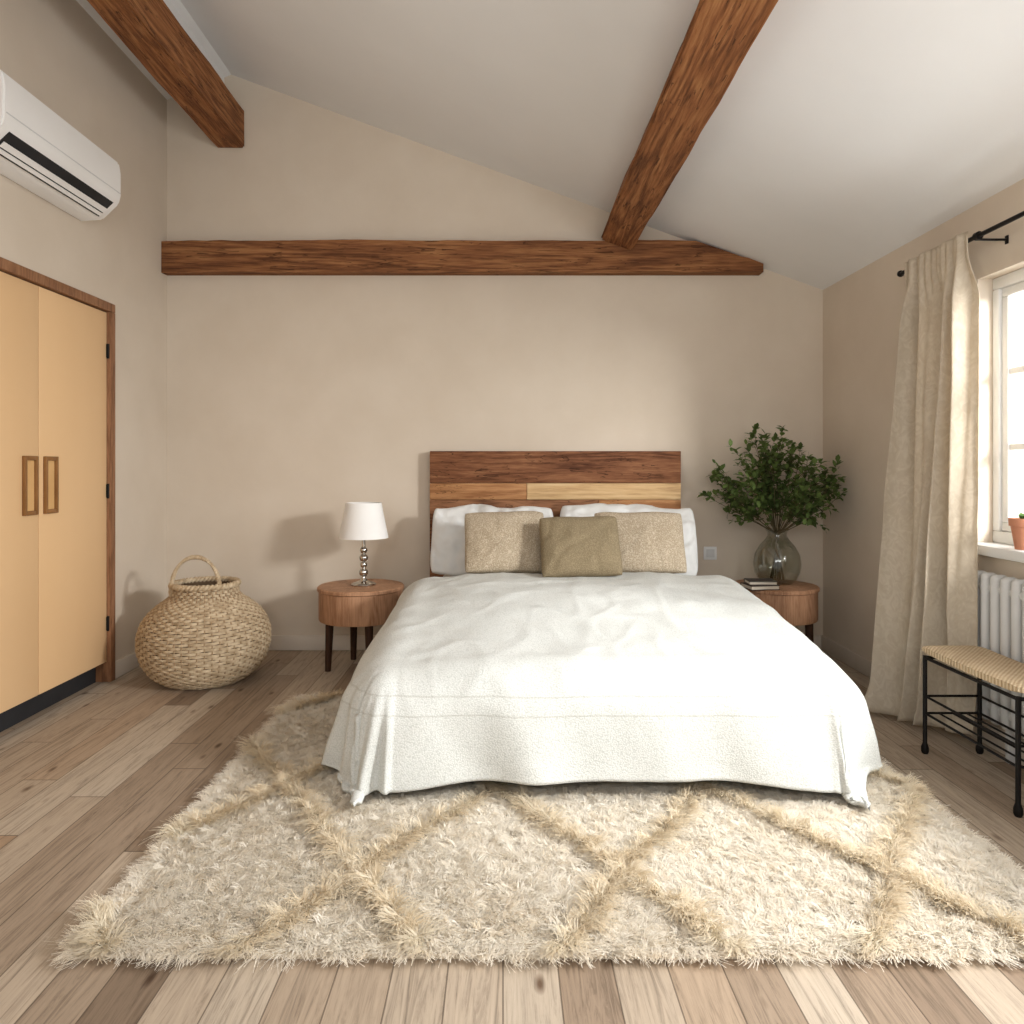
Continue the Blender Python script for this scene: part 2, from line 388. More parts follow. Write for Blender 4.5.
for (y0, y1, hy, hinge) in ((WY0+.054, ys-.002, ys-.070, WY0+.052), (ys+.002, WY1-.054, ys+.078, WY1-.052)):
    b = NB(); box(b, XL-.03, XL, y0, y1, .112, WZ-.056, .003); d = obj('door', b, M['door'], wr)
    b = NB(); z0, z1 = .95, 1.22; a = .048; wd = .017; pr_ = .016
    box(b, XL, XL+pr_, hy-a, hy-a+wd, z0, z1, .003); box(b, XL, XL+pr_, hy+a-wd, hy+a, z0, z1, .003)
    box(b, XL, XL+pr_, hy-a+wd, hy+a-wd, z1-.02, z1, .003); box(b, XL, XL+pr_, hy-a+wd, hy+a-wd, z0, z0+.02, .003)
    h = obj('handle', b, M['handle'], d)
    b = NB(); box(b, XL+.0, XL+.004, hy-a+wd, hy+a-wd, z0+.02, z1-.02); obj('handle_inlay', b, M['inlay'], d)
    for zz in (.32, 1.04, 1.80):
        b = NB(); tube(b, [(XL+.006, hinge, zz-.04), (XL+.006, hinge, zz+.04)], .007, 10); box(b, XL+.001, XL+.004, hinge-.011, hinge+.011, zz-.036, zz+.036, .001); obj('hinge', b, M['black'], d)

# ------------------------------------------------------------------ air conditioner
ac = thing('air_conditioner', 'white wall-mounted air conditioner high on the left wall', 'air conditioner', (XL, 3.2, 2.42))
prof = [(0,2.735),(.17,2.735),(.198,2.715),(.207,2.66),(.207,2.545),(.196,2.505),(.115,2.428),(0,2.42)]
b = NB(); prism(b, [(XL+.001+p, z) for p, z in prof], 2.80, 3.66, .008); obj('body', b, M['acw'], ac)
ex, ez = .081/.1118, .077/.1118
def slant(b, s0, s1, y0, y1, up, th):
    def P(s, o): return (XL+.001+.115+ex*s*1+ez*o*1, 2.428+ez*s-ex*o)
    prism(b, [P(s0, up), P(s1, up), P(s1, up+th), P(s0, up+th)], y0, y1)
b = NB(); slant(b, .004, .106, 2.85, 3.61, .0005, .002); obj('air_outlet', b, M['acd'], ac)
for s0_, s1_ in ((.012, .030), (.036, .062)):
    b = NB(); slant(b, s0_, s1_, 2.86, 3.60, .006, .005)
    for yy in (2.9, 3.23, 3.56): slant(b, (s0_+s1_)/2-.004, (s0_+s1_)/2+.004, yy-.005, yy+.005, .0026, .0036)
    obj('louver', b, M['acw'], ac)
b = NB(); prism(b, [(XL+.2085, 2.556), (XL+.2105, 2.556), (XL+.2105, 2.560), (XL+.2085, 2.560)], 2.81, 3.65); obj('panel_seam', b, M['rad'], ac)

# ------------------------------------------------------------------ rug
RX0, RX1, RY0, RY1 = -1.03, 1.45, 1.70, 3.6
rug = thing('rug', 'shaggy cream rug with raised tan-cream diamond lines under the bed', 'rug', (.2, 2.6, 0))
b = NB(); box(b, RX0, RX1, RY0, RY1, .0, .012, .004); obj('backing', b, M['jute'], rug)
def ridge(x, y):
    a = x-.345; c = y-2.03
    u = (a-.68*c)/.75; v = (a+.68*c)/.75
    du = (u-np.round(u))*.75/1.209; dv = (v-np.round(v))*.75/1.209
    return du, dv
def wobble(x, y): return .012*np.sin(x*9+y*5)+.006*np.sin(y*17-x*4)
def hid(x, y): return (x > -.30) & (x < 1.05) & (y > 2.72)
cA = np.array(S(250,244,232)[:3]); cB = np.array(S(235,220,195)[:3]); cR = np.array(S(233,216,187)[:3]); cR2 = np.array(S(248,239,219)[:3])
def blades(ntuft, per, mode):
    tx = rng.uniform(RX0, RX1, ntuft); ty = rng.uniform(RY0, RY1, ntuft)
    k = ~hid(tx, ty); tx, ty = tx[k], ty[k]
    du, dv = ridge(tx+wobble(tx, ty), ty); d = np.minimum(np.abs(du), np.abs(dv))
    if mode == 'ridge':
        k = rng.random(len(tx)) < np.exp(-(d/.0115)**2)
    else:
        k = rng.random(len(tx)) > .75*np.exp(-(d/.018)**2)
    tx, ty, d, du, dv = tx[k], ty[k], d[k], du[k], dv[k]
    m = len(tx)
    ta = 1.9*np.sin(tx*2.1+1.3*np.sin(ty*2.7))+1.7*np.cos(ty*2.9+tx*1.1)+rng.normal(0, 1.2, m)
    if mode == 'ridge':
        useu = np.abs(du) < np.abs(dv)
        nx = np.where(useu, .827, -.827); ny = np.full(m, -.562)
        s = np.where(rng.random(m) < .70, 1, -1)
        ta = np.arctan2(ny*s, nx*s)+rng.normal(0, .6, m)
        TL = rng.uniform(.042, .072, m); te = rng.uniform(.6, 1.25, m)
    else:
        TL = rng.uniform(.022, .042, m); te = rng.uniform(.3, 1.15, m)
    for cond, a0 in ((ty < RY0+.045, -PI/2), (tx < RX0+.045, PI), (tx > RX1-.045, 0)):
        q = cond & (rng.random(m) < .75)
        ta[q] = a0+rng.normal(0, .6, q.sum()); te[q] *= .75; TL[q] = np.maximum(TL[q], rng.uniform(.030, .048, q.sum()))
    tcol = rng.normal(0, .22, m)
    R = lambda a: np.repeat(a, per)
    n = m*per
    spread = .0080
    ox, oy = rng.normal(0, spread, n), rng.normal(0, spread, n)
    x = np.clip(R(tx)+ox, RX0, RX1); y = np.clip(R(ty)+oy, RY0, RY1)
    ang = R(ta)+rng.normal(0, .28, n); L = R(TL)*rng.uniform(.8, 1.12, n); el = np.clip(R(te)+rng.normal(0, .15, n), .12, 1.35)
    wd = rng.uniform(.0018, .0030, n)
    dx, dy = np.cos(ang), np.sin(ang); sx, sy = -dy, dx
    ts = np.array([0, .35, .7, 1.0]); V = np.zeros((n, 4, 2, 3), np.float32)
    curl = R(rng.normal(0, .9, m))+rng.normal(0, .22, n); conv = .58
    base_z = .010 if mode == 'pile' else .018
    for i, t in enumerate(ts):
        hor = L*np.cos(el)*t*(1+.2*t); ver = L*np.sin(el)*(t-.50*t*t)*1.35
        px = x+dx*hor+sx*curl*L*t*t*.7-ox*conv*t; py = y+dy*hor+sy*curl*L*t*t*.7-oy*conv*t; pz = base_z+ver
        ww = wd*(1-.35*t)
        for kk, sg in enumerate((-.5, .5)):
            V[:, i, kk, 0] = px+sx*ww*sg; V[:, i, kk, 1] = py+sy*ww*sg; V[:, i, kk, 2] = pz
    V[..., 2] = np.maximum(V[..., 2], .004)
    col = np.ones((n, 4, 2, 4), np.float32)
    if mode == 'ridge':
        f = np.clip(R(.42+tcol)+rng.normal(0, .2, n), 0, 1)[:, None]
        edge = R(((ty < RY0+.05) | (tx < RX0+.05)).astype(float))[:, None]*.45
        f = np.clip(f+edge, 0, 1); base = cR*(1-f)+cR2*f
    else:
        bl = .5+.5*np.sin(tx*11+2*np.sin(ty*9))*np.sin(ty*13+1.5*np.sin(tx*8))
        f = np.clip(R(bl*.25+tcol*1.2+.25*np.exp(-(d/.03)**2))+rng.normal(0, .1, n), 0, 1)[:, None]; base = cA*(1-f)+cB*f
    lo = .84  # roots darker than tips: shade within the pile put into the colour
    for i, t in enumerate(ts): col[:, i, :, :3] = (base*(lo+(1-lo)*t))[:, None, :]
    return V.reshape(-1, 3), col.reshape(-1, 4), n
def blade_mesh(name, V, col, n):
    q = np.array([[0,1,3,2],[2,3,5,4],[4,5,7,6]]); F = (q[None]+8*np.arange(n)[:, None, None]).reshape(-1)
    me = bpy.data.meshes.new(name)
    me.vertices.add(len(V)); me.vertices.foreach_set('co', V.astype(np.float32).ravel())
    me.loops.add(len(F)); me.loops.foreach_set('vertex_index', F.astype(np.int32))
    me.polygons.add(n*3); me.polygons.foreach_set('loop_start', np.arange(0, n*12, 4, dtype=np.int32))
    a = me.color_attributes.new('Col', 'FLOAT_COLOR', 'POINT'); a.data.foreach_set('color', col.astype(np.float32).ravel())
    me.update(); me.validate()
    return me
off = np.array([.2, 2.6, 0])
for nm, cnt, per, mode in (('pile', 42000, 12, 'pile'), ('diamond_ridge', 56000, 13, 'ridge')):
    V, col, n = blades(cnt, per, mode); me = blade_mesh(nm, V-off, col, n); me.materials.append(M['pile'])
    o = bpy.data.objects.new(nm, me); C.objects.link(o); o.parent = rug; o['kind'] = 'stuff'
    if mode == 'ridge': o['label'] = 'raised tufted diamond lines'

# ------------------------------------------------------------------ bed
BX0, BX1, BYF = -.39, 1.14, 2.69
SLU = .135
def slump_at(y):
    s = max(0, min(1, (3.8-y)/1.11)); return s**1.6*SLU
bed = thing('bed', 'double bed with a reclaimed wood plank headboard and white mattress', 'bed', (.35, 3.5, 0))
b = NB(); hy0, hy1 = 4.505, 4.575
rows = [(1.271, 1.071, [(-.46, 1.117, 0)]), (1.069, .966, [(-.46, .149, 1), (.151, 1.117, 2)]), (.964, .84, [(-.46, .60, 3), (.602, 1.117, 1)]),
        (.838, .64, [(-.46, 1.117, 0)]), (.638, .45, [(-.46, .3, 3), (.302, 1.117, 1)]), (.448, .25, [(-.46, 1.117, 0)])]
for z1, z0, segs in rows:
    for x0, x1, mi in segs: box(b, x0, x1, hy0+random.uniform(0, .004), hy1, z0, z1, .003, mi)
for x in (-.40, 1.03): box(b, x, x+.08, hy0+.02, hy1-.01, 0, .25, .003, 0)
hb = obj('headboard', b, [M['h1'], M['h2'], M['h3'], M['h4']], bed)
b = NB(); box(b, BX0+.03, BX1-.03, BYF+.06, 4.5, .14, .26, .015); obj('base', b, M['sheet'], bed)
b = NB(); t = NB(); bmesh.ops.create_cube(t, size=2); bmesh.ops.subdivide_edges(t, edges=t.edges[:], cuts=24, use_grid_fill=True)
mx0, mx1, my0, my1, mz0, mz1, mr = BX0+.01, BX1-.01, BYF+.05, 4.50, .262, .54, .06
for v in t.verts:
    p = Vector(((mx0+mx1)/2+v.co.x*(mx1-mx0)/2, (my0+my1)/2+v.co.y*(my1-my0)/2, (mz0+mz1)/2+v.co.z*(mz1-mz0)/2))
    c = Vector((min(max(p.x, mx0+mr), mx1-mr), min(max(p.y, my0+mr), my1-mr), min(max(p.z, mz0+mr), mz1-mr)))
    dd = p-c
    if dd.length > 1e-6: p = c+dd.normalized()*min(mr, dd.length*1.0)
    if p.z > mz0+mr: p.z -= (slump_at(p.y)+.018)*(p.z-mz0-mr)/(mz1-mz0-mr)
    v.co = p
merge(b, t); obj('mattress', b, M['sheet'], bed)
for x in (-.30, 1.04):
    for y, z in ((2.82, .0125), (4.4, 0)):
        b = NB(); tube(b, [(x, y, z), (x, y, .14)], [.022, .03], 12); obj('leg', b, M['nleg'], bed)

# duvet
def drape(L, r=.21, ph=math.radians(79)):
    if L < r*ph: a = L/r; return r*math.sin(a), r*(1-math.cos(a))
    e = L-r*ph; return r*math.sin(ph)+e*math.cos(ph), r*(1-math.cos(ph))+e*math.sin(ph)
b = NB(); NS, NTT = 200, 160
DRS, DRF = .55, .50; s0, s1 = BX0-DRS, BX1+DRS+.02; t0, t1 = BYF-DRF, 3.88
grid = []
for j in range(NTT+1):
    row = []
    for i in range(NS+1):
        sx = s0+(s1-s0)*i/NS; ty = t0+(t1-t0)*j/NTT
        cx = min(max(sx, BX0), BX1); cy = max(ty, BYF)
        ox, oy = sx-cx, ty-cy; L = math.hypot(ox, oy)
        zt = .578-slump_at(cy)
        p = Vector((sx*2.2, ty*2.2, 0))
        puff = .011*noise.noise(p)+.005*noise.noise(p*2.7+Vector((3,1,0)))
        ed = min(1, max(0, (cx-BX0)/.4))*min(1, max(0, (BX1-cx)/.4)); ed = ed*ed*(3-2*ed)
        zt += .028*ed
        if L > 1e-6:
            cn = min(1, min(abs(ox)/DRS, abs(oy)/DRF))
            h, v = drape(L); dx, dy = ox/L, oy/L
            tan = sx*abs(dy)+ty*abs(dx)
            k = min(1, L/.45)
            rip = k*k*(.018*math.sin(tan*7+1.2*math.sin(tan*3.3))+.014*math.sin(tan*15+2*noise.noise(p)))
            if abs(oy) > abs(ox): rip *= .8
            foot = max(0, min(1, (3.5-cy)/.9))
            if ox > 0: rip += (-.04+.055*foot*(1-cn))*k
            if ox < 0: rip += (-.05+.075*foot*(1-.9*cn))*k
            pull = .80 if ox > 0 else .55
            x = cx+dx*(h+rip)*(1-pull*cn); y = cy+dy*(h+rip)*(1+.18*cn); z = zt-v
            if cn > 0:
                th = math.atan2(abs(oy), abs(ox)); fo = .065*k*math.sin(th*4)*math.sin(th*2)
                x += -dy*fo; y += dx*fo
            # side hem lifts a little away from the corner
            if abs(ox) > abs(oy): z += .035*k*(1-cn)*min(1, foot*1.4)*(L/DRS)
            z += .006*k*noise.noise(Vector((tan*3, 4, 2)))
            zmin = .055
            if z < zmin:
                ex2 = zmin-z; x += dx*ex2*.08; y += dy*ex2*.85; z = zmin+.004*math.sin(tan*20)
        else: x, y, z = cx, cy, zt
        q = Vector((x*2.4, y*2.4, z*2.4))
        z += puff*max(.15, 1-L*2.5)
        cr = max(0, .22-abs(noise.noise(q*1.5+Vector((4,4,4)))))/.22
        cr2 = max(0, .2-abs(noise.noise(Vector((q.x*2.6, q.y*1.3, q.z*1.3))+Vector((1,7,2)))))/.2
        wr2 = noise.noise(q*2.2)*.004+noise.noise(q*5)*.002+(.004*cr+.003*cr2)*max(.25, 1-L*2)
        z += wr2; x += wr2*.6; y -= wr2*.8*(1 if L > .1 else 0)
        if j > NTT-5: z -= .016*((j-(NTT-5))/5)**2
        row.append(b.verts.new((x, y, max(z, .05))))
    grid.append(row)
for j in range(NTT):
    for i in range(NS): b.faces.new((grid[j][i], grid[j][i+1], grid[j+1][i+1], grid[j+1][i]))
dv = single('duvet', b, M['duvet'], 'white textured cotton duvet spread over the bed and hanging to the rug', 'duvet', (.37, 3.0, .55), ang=180)
md = dv.modifiers.new('thick', 'SOLIDIFY'); md.thickness = .014; md.offset = -1

# pillows
def pillow(name, w, h, t, mat, label, loc, tilt, group, rz=0, ry=0, seed=0, cat='pillow', puff=.45, wr=.008, big=.02, conc=.055, rnd=0, crease=0):
    N = 56; b = NB(); top = []; bot = []
    for sgn, G in ((1, top), (-1, bot)):
        for j in range(N+1):
            r = []
            for i in range(N+1):
                u = math.sin((i/N*2-1)*PI/2); v = math.sin((j/N*2-1)*PI/2)
                T = t/2*max(0, (1-u*u)*(1-v*v))**puff
                cr = 1-rnd*(u*u*v*v)**2
                x = u*w/2*(1-conc*(1-v*v))*cr; y = v*h/2*(1-conc*(1-u*u))*cr
                q = Vector((x*6+seed*7, y*6, sgn*3)); e = max(0, (1-u*u)*(1-v*v))**.3
                z = sgn*T + e*wr*(noise.noise(q)+.7*noise.noise(q*2.5)+.35*noise.noise(q*5))
                if crease:
                    q2 = Vector((x*5+y*3+seed*5, y*4-x*3, sgn)); z -= sgn*e*crease*max(0, .18-abs(noise.noise(q2)))/.18
                y += .6*big*noise.noise(Vector((x*5+seed*3, 7, 2)))*(v if v > 0 else v*.2)
                z += big*noise.noise(Vector((x*3+seed, y*3, 1)))
                r.append(b.verts.new((x, y, z)))
            G.append(r)
    for G in (top, bot):
        for j in range(N):
            for i in range(N): b.faces.new((G[j][i], G[j][i+1], G[j+1][i+1], G[j+1][i]))
    bmesh.ops.remove_doubles(b, verts=b.verts[:], dist=.0006)
    o = obj(name, b, mat, ang=180); o.location = loc; o.rotation_euler = (math.radians(tilt), math.radians(ry), math.radians(rz))
    return tag(o, label, cat, group)
pillow('pillow', .75, .46, .19, M['pillow'], 'white pillow against the headboard on the lamp side', (-.06, 4.275, .738), 61, 'white pillows', 0, 1, 1, puff=.36, wr=.034, big=.07, conc=.03, rnd=.07, crease=.022)
pillow('pillow', .83, .46, .19, M['pillow'], 'white pillow against the headboard on the plant side', (.745, 4.275, .742), 61, 'white pillows', 0, 2, 2, puff=.36, wr=.034, big=.07, conc=.03, rnd=.07, crease=.022)
pillow('cushion', .46, .365, .16, M['cush'], 'beige speckled cushion nearest the lamp', (.012, 3.955, .757), 62, 'beige cushions', 4, 0, 3, 'cushion', .38, conc=.04, rnd=.05, crease=.007)
pillow('cushion', .505, .365, .16, M['cush'], 'beige speckled cushion on the plant side', (.752, 3.96, .754), 62, 'beige cushions', -3, 0, 4, 'cushion', .38, conc=.04, rnd=.05, crease=.007)
pillow('cushion', .43, .345, .16, M['cush2'], 'plain taupe cushion in front, between the two speckled ones', (.405, 3.775, .752), 60, 'beige cushions', 1, -1, 5, 'cushion', .38, conc=.04, rnd=.05, crease=.009)

# ------------------------------------------------------------------ nightstands
def nightstand(cx, cy, r, a0, label):
    t = thing('nightstand', label, 'nightstand', (cx, cy, 0), 'round nightstands beside the bed')
    b = NB(); lathe(b, [(r-.006,.455),(r,.459),(r,.474),(r-.006,.48)], cx, cy, 56); obj('top', b, M['night'], t)
    b = NB(); lathe(b, [(r-.03,.285),(r-.012,.287),(r-.008,.295),(r-.008,.4545)], cx, cy, 56); obj('body', b, M['night'], t)
    for k in range(4):
        a = math.radians(a0+90*k); c, sn = math.cos(a), math.sin(a)
        b = NB(); tube(b, [(cx+c*.192, cy+sn*.192, 0), (cx+c*.182, cy+sn*.182, .2845)], [.017, .024], 12); obj('leg', b, M['nleg'], t)
    return t
NLx, NLy, NRx, NRy = -.83, 4.2, 1.60, 4.22
nightstand(NLx, NLy, .25, 205, 'round wooden nightstand with dark legs under the table lamp')
nightstand(NRx, NRy, .24, 245, 'round wooden nightstand with dark legs under the glass vase')

# lamp
lx, ly = -.815, 4.2
lp = thing('table_lamp', 'small table lamp with white shade and turned silver stem', 'lamp', (lx, ly, .48))
b = NB(); lathe(b, [(.070,.4805),(.072,.486),(.068,.492),(.045,.500),(.022,.508),(.016,.520)], lx, ly, 40); obj('base', b, M['chrome'], lp)
b = NB(); pr = [(.014,.520)]
for zz, rr in ((.555,.027),(.600,.021),(.640,.026),(.685,.022)):
    for k in range(9):
        a = -PI/2+PI*k/8; pr.append((max(.010, rr*math.cos(a)), zz+rr*.95*math.sin(a)))
pr += [(.010,.710),(.010,.80)]
pr = sorted(pr, key=lambda p: p[1]); lathe(b, pr, lx, ly, 28); obj('stem', b, M['chrome'], lp)
b = NB(); lathe(b, [(.143,.757),(.103,.962),(.101,.962),(.141,.757),(.143,.757)], lx, ly, 56, cap=False)
for k in range(3):
    a = 2*PI*k/3; tube(b, [(lx, ly, .80), (lx+math.cos(a)*.133, ly+math.sin(a)*.133, .80)], .002, 6)
obj('lamp_shade', b, M['shade'], lp)
b = NB(); lathe(b, [(.012,.80),(.018,.82),(.028,.86),(.022,.89),(.006,.90)], lx, ly, 20); obj('bulb', b, M['shade'], lp)

# books
for i, (nm, w_, l, h, z, rz, ox, lab, cm) in enumerate((('book', .17, .135, .026, .4805, 8, 0, 'dark brown book, lower of the two beside the vase', 'bk1'), ('book', .155, .12, .022, .5068, -4, .003, 'grey book lying on the brown book beside the vase', 'bk2'))):
    t = thing('book', lab, 'book', (1.462+ox, 4.085, z), 'books beside the vase', (0, 0, math.radians(rz)))
    b = NB(); box(b, -w_/2, w_/2, -l/2, l/2, 0, .004, .001); box(b, -w_/2, w_/2, -l/2, l/2, h-.004, h, .001); box(b, -w_/2, w_/2, l/2-.003, l/2, .004, h-.004)
    obj('cover', b, M[cm], t, local=True)
    b = NB(); box(b, -w_/2+.004, w_/2-.004, -l/2+.005, l/2-.0035, .0042, h-.0042); obj('pages', b, M['pages'], t, local=True)

# vase
vx, vy = 1.63, 4.27
b = NB()
outer = [(.080,.481),(.105,.50),(.128,.545),(.136,.595),(.128,.65),(.102,.70),(.070,.738),(.055,.762),(.056,.782),(.068,.800)]
lathe(b, outer, vx, vy, 48, cap=False); lathe(b, [(r-.005, z+.004) for r, z in outer], vx, vy, 48, cap=False)
lathe(b, [(.001,.481),(.080,.481)], vx, vy, 48, cap=False); lathe(b, [(.001,.493),(.075,.487)], vx, vy, 48, cap=False)
lathe(b, [(.063,.804),(.068,.800)], vx, vy, 48, cap=False)
single('vase', b, M['vase'], 'rounded clear glass vase holding leafy green branches', 'vase', (vx, vy, .48))
# branches
bq = thing('leafy_branches', 'bushy green leafy branches standing in the glass vase', 'plant', (vx, vy, .52))
bs = NB(); LV, LC, LF = [], [], []
def leaf(p, d, up, L, W, c):
    s = d.cross(up)
    if s.length < 1e-3: s = d.orthogonal()
    s.normalize(); nrm = s.cross(d).normalized()
    k = len(LV)
    for f, w, zz in ((0, 0, 0), (.3, .42, .06), (.65, .46, .05), (1, 0, -.08)):
        for sg in ((-1, 1) if w else (0,)):
            LV.append(p+d*L*f+s*W*w*sg+nrm*L*zz); LC.append(c)
    LF.extend([(k, k+2, k+1), (k+1, k+2, k+4, k+3), (k+3, k+4, k+5)])
def in_crown(p):   # soft rounded outline of the whole bunch
    return ((p.x-vx-.0)/.435)**2+((p.y-vy)/.33)**2+((p.z-1.07)/.345)**2 < 1.0
def grow(p0, d0, L, r, leaves, depth=0):
    pts = [p0]; d = d0.copy(); st = 9
    for i in range(st):
        d = (d+Vector((random.uniform(-.12,.12), random.uniform(-.12,.12), random.uniform(-.02,.09)))).normalized()
        q = pts[-1]+d*L/st
        q.x = min(q.x, 2.0); q.y = min(q.y, 4.56)
        if q.z > .9 and not in_crown(q): q = pts[-1].copy()+d*.002
        pts.append(q)
    tube(bs, pts, [r*(1-.7*i/st) for i in range(st+1)], 5)
    for k in range(leaves):
        f = random.uniform(.25 if depth == 0 else .05, 1); i = min(st-1, int(f*st)); a = pts[i].lerp(pts[i+1], f*st-i)
        dd = (pts[i+1]-pts[i]).normalized(); o = Vector((random.gauss(0,1), random.gauss(0,1), random.gauss(0,.7))).normalized()
        ld = (dd*.5+o).normalized(); g = random.uniform(.6, 1.5)
        c0 = S(92,111,64); c = (c0[0]*g, c0[1]*g, c0[2]*g*.9, 1)
        Lf = random.uniform(.034, .056); e = a+ld*Lf
        if e.x < 2.035 and e.y < 4.58: leaf(a, ld, Vector((random.uniform(-.4,.4), random.uniform(-.5,.1), 1)).normalized(), Lf, Lf*.56, c)
    if depth == 0:
        for k in range(5):
            i = random.randint(3, st-1); dd = (pts[i+1]-pts[i]).normalized()
            grow(pts[i], (dd+Vector((random.gauss(0,.6), random.gauss(0,.5), random.gauss(.12,.4)))).normalized(), L*random.uniform(.24,.38), r*.5, 11, 1)
for k in range(34):
    az = 2*PI*k/34*7+random.uniform(-.2,.2); sp = random.uniform(.65, 1.12) if k % 2 else random.uniform(.05, .7)
    top = Vector((vx+.012*math.cos(az), vy+.012*math.sin(az), .775)); lo = Vector((vx-.04*math.cos(az), vy-.04*math.sin(az), .50))
    tube(bs, [lo, lo.lerp(top, .5), top], .0024, 5)
    d = Vector((math.cos(az)*sp*1.2, math.sin(az)*sp*.7, 1-.40*sp)).normalized()
    grow(top, d, random.uniform(.40, .54)+.07*(1-sp), .003, 20)
obj('stems', bs, M['stem'], bq)
me = bpy.data.meshes.new('foliage'); me.from_pydata([tuple(v-Vector((vx, vy, .52))) for v in LV], [], LF)
a = me.color_attributes.new('Col', 'FLOAT_COLOR', 'POINT'); a.data.foreach_set('color', [x for c in LC for x in c]); me.materials.append(M['leaf'])
o = bpy.data.objects.new('foliage', me); C.objects.link(o); o.parent = bq

# outlet
ox, oz = 1.325, .62
ot = thing('wall_outlet', 'small white square wall outlet between the headboard and the vase', 'outlet', (ox, YB, oz))
b = NB(); box(b, ox-.042, ox+.042, YB-.012, YB-.0005, oz-.042, oz+.042, .004); obj('plate', b, M['white'], ot)
b = NB(); box(b, ox-.026, ox+.026, YB-.0155, YB-.0121, oz-.026, oz+.026, .001); obj('socket', b, M['rad'], ot)

# ------------------------------------------------------------------ basket
kx, ky = -1.645, 3.97
bk = thing('wicker_basket', 'large round wicker basket with an arched handle on the floor', 'basket', (kx, ky, 0))
P = [(0,.198),(.02,.232),(.06,.281),(.12,.320),(.19,.340),(.265,.340),(.33,.319),(.38,.284),(.418,.241),(.446,.200),(.470,.172),(.52,.168)]
b = NB(); NSK = 58
arc = [0]
for (z0, r0), (z1, r1) in zip(P, P[1:]): arc.append(arc[-1]+math.hypot(z1-z0, r1-r0))
def at(sv):
    for i in range(len(P)-1):
        if sv <= arc[i+1]+1e-9:
            f = (sv-arc[i])/(arc[i+1]-arc[i]); return P[i][0]+(P[i+1][0]-P[i][0])*f, P[i][1]+(P[i+1][1]-P[i][1])*f
    return P[-1]
NR = 41
for k in range(NR):
    par = (k % 2)*PI; m = NSK*4
    za, ra = at(max(0, arc[-1]*(k+.5)/NR-.0035)); zb_, rb = at(min(arc[-1], arc[-1]*(k+.5)/NR+.0035))
    for zz, rr0 in ((za, ra), (zb_, rb)):
        pts = []
        for i in range(m):
            rr = rr0+.0048*math.cos(NSK/2*2*PI*i/m+par); th = 2*PI*i/m
            pts.append((kx+rr*math.cos(th), ky+rr*math.sin(th), max(zz, .006)+.0010*math.sin(i*.37+k*2.1)))
        tube(b, pts, .0037, 6, True)
for k in range(NSK):
    a = 2*PI*k/NSK
    tube(b, [(kx+rr*math.cos(a), ky+rr*math.sin(a), zz) for zz, rr in [at(arc[-1]*i/16) for i in range(1, 17)]], .0034, 5, mi=1)
obj('woven_body', b, [M['wick'], M['stake']], bk, ang=60)
b = NB(); lathe(b, [(.002,.004)]+[(r-.010, max(z, .004)) for z, r in P], kx, ky, 44, cap=False); obj('gap_shade_shell', b, M['wickgap'], bk)  # added dark shell behind the weave, shade of the gaps in its colour
b = NB()
for q in range(2):
    m = 160
    tube(b, [(kx+(.170+.009*math.cos(i*2*PI*24/m+q*PI))*math.cos(2*PI*i/m), ky+(.170+.009*math.cos(i*2*PI*24/m+q*PI))*math.sin(2*PI*i/m), .526+.009*math.sin(i*2*PI*24/m+q*PI)) for i in range(m)], .0100, 6, True)
obj('rim', b, M['wick'], bk, ang=60)
b = NB()
for q in range(3):
    pts = []
    for i in range(81):
        f = i/80; a = PI*f; rr = .132; hz = .475+.210*math.sin(a)**.8
        tw = i*.9+q*2*PI/3
        pts.append((kx-.01-rr*math.cos(a)+.0065*math.cos(tw)*math.cos(a), ky-.105+.0065*math.sin(tw), hz+.0065*math.cos(tw)*math.sin(a)))
    tube(b, pts, .0075, 6)
obj('handle', b, M['wick'], bk, ang=60)

# ------------------------------------------------------------------ radiator
rd = thing('radiator', 'pale column radiator on the wall under the window', 'radiator', (2.0, 2.5, .1))
b = NB()
for k in range(20):
    y = 3.015-.060*k
    box(b, 1.968, 2.034, y-.0215, y+.0215, .13, .735, .021, seg=5)
for zz in (.19, .675): tube(b, [(2.0, 3.015, zz), (2.0, 3.015-.060*19, zz)], .02, 12)
obj('columns', b, M['rad'], rd)
for yy in (2.835, 1.935):
    b = NB(); box(b, 2.0, 2.0495, yy-.01, yy+.01, .56, .58); obj('bracket', b, M['rad'], rd)
    b = NB(); box(b, 1.99, 2.02, yy-.012, yy+.012, 0, .135, .003); obj('foot', b, M['rad'], rd)

# pot on the sill
px_, py_ = 2.05, 2.815
pt = thing('potted_plant', 'small terracotta pot with a green plant on the window sill', 'plant', (px_, py_, .845))
b = NB(); lathe(b, [(.036,.8455),(.050,.935),(.056,.937),(.058,.968),(.052,.968),(.048,.93),(.04,.90)], px_, py_, 36); obj('pot', b, M['terra'], pt)
b = NB(); lathe(b, [(.002,.946),(.0475,.946)], px_, py_, 24, cap=False); obj('soil', b, M['soil'], pt)
LV, LC, LF = [], [], []
for k in range(34):
    a = random.uniform(0, 2*PI); d = Vector((math.cos(a), math.sin(a), random.uniform(.1, 1.2))).normalized(); g = random.uniform(.7, 1.4); c0 = S(84,112,60)
    p = Vector((px_+random.uniform(-.02,.02), py_+random.uniform(-.02,.02), .947+random.uniform(0,.02)))
    leaf(p, d, Vector((0,0,1)), random.uniform(.03,.045), .022, (c0[0]*g, c0[1]*g, c0[2]*g, 1))
me = bpy.data.meshes.new('foliage'); me.from_pydata([tuple(v-Vector((px_, py_, .845))) for v in LV], [], LF)
a = me.color_attributes.new('Col', 'FLOAT_COLOR', 'POINT'); a.data.foreach_set('color', [x for c in LC for x in c]); me.materials.append(M['leaf'])
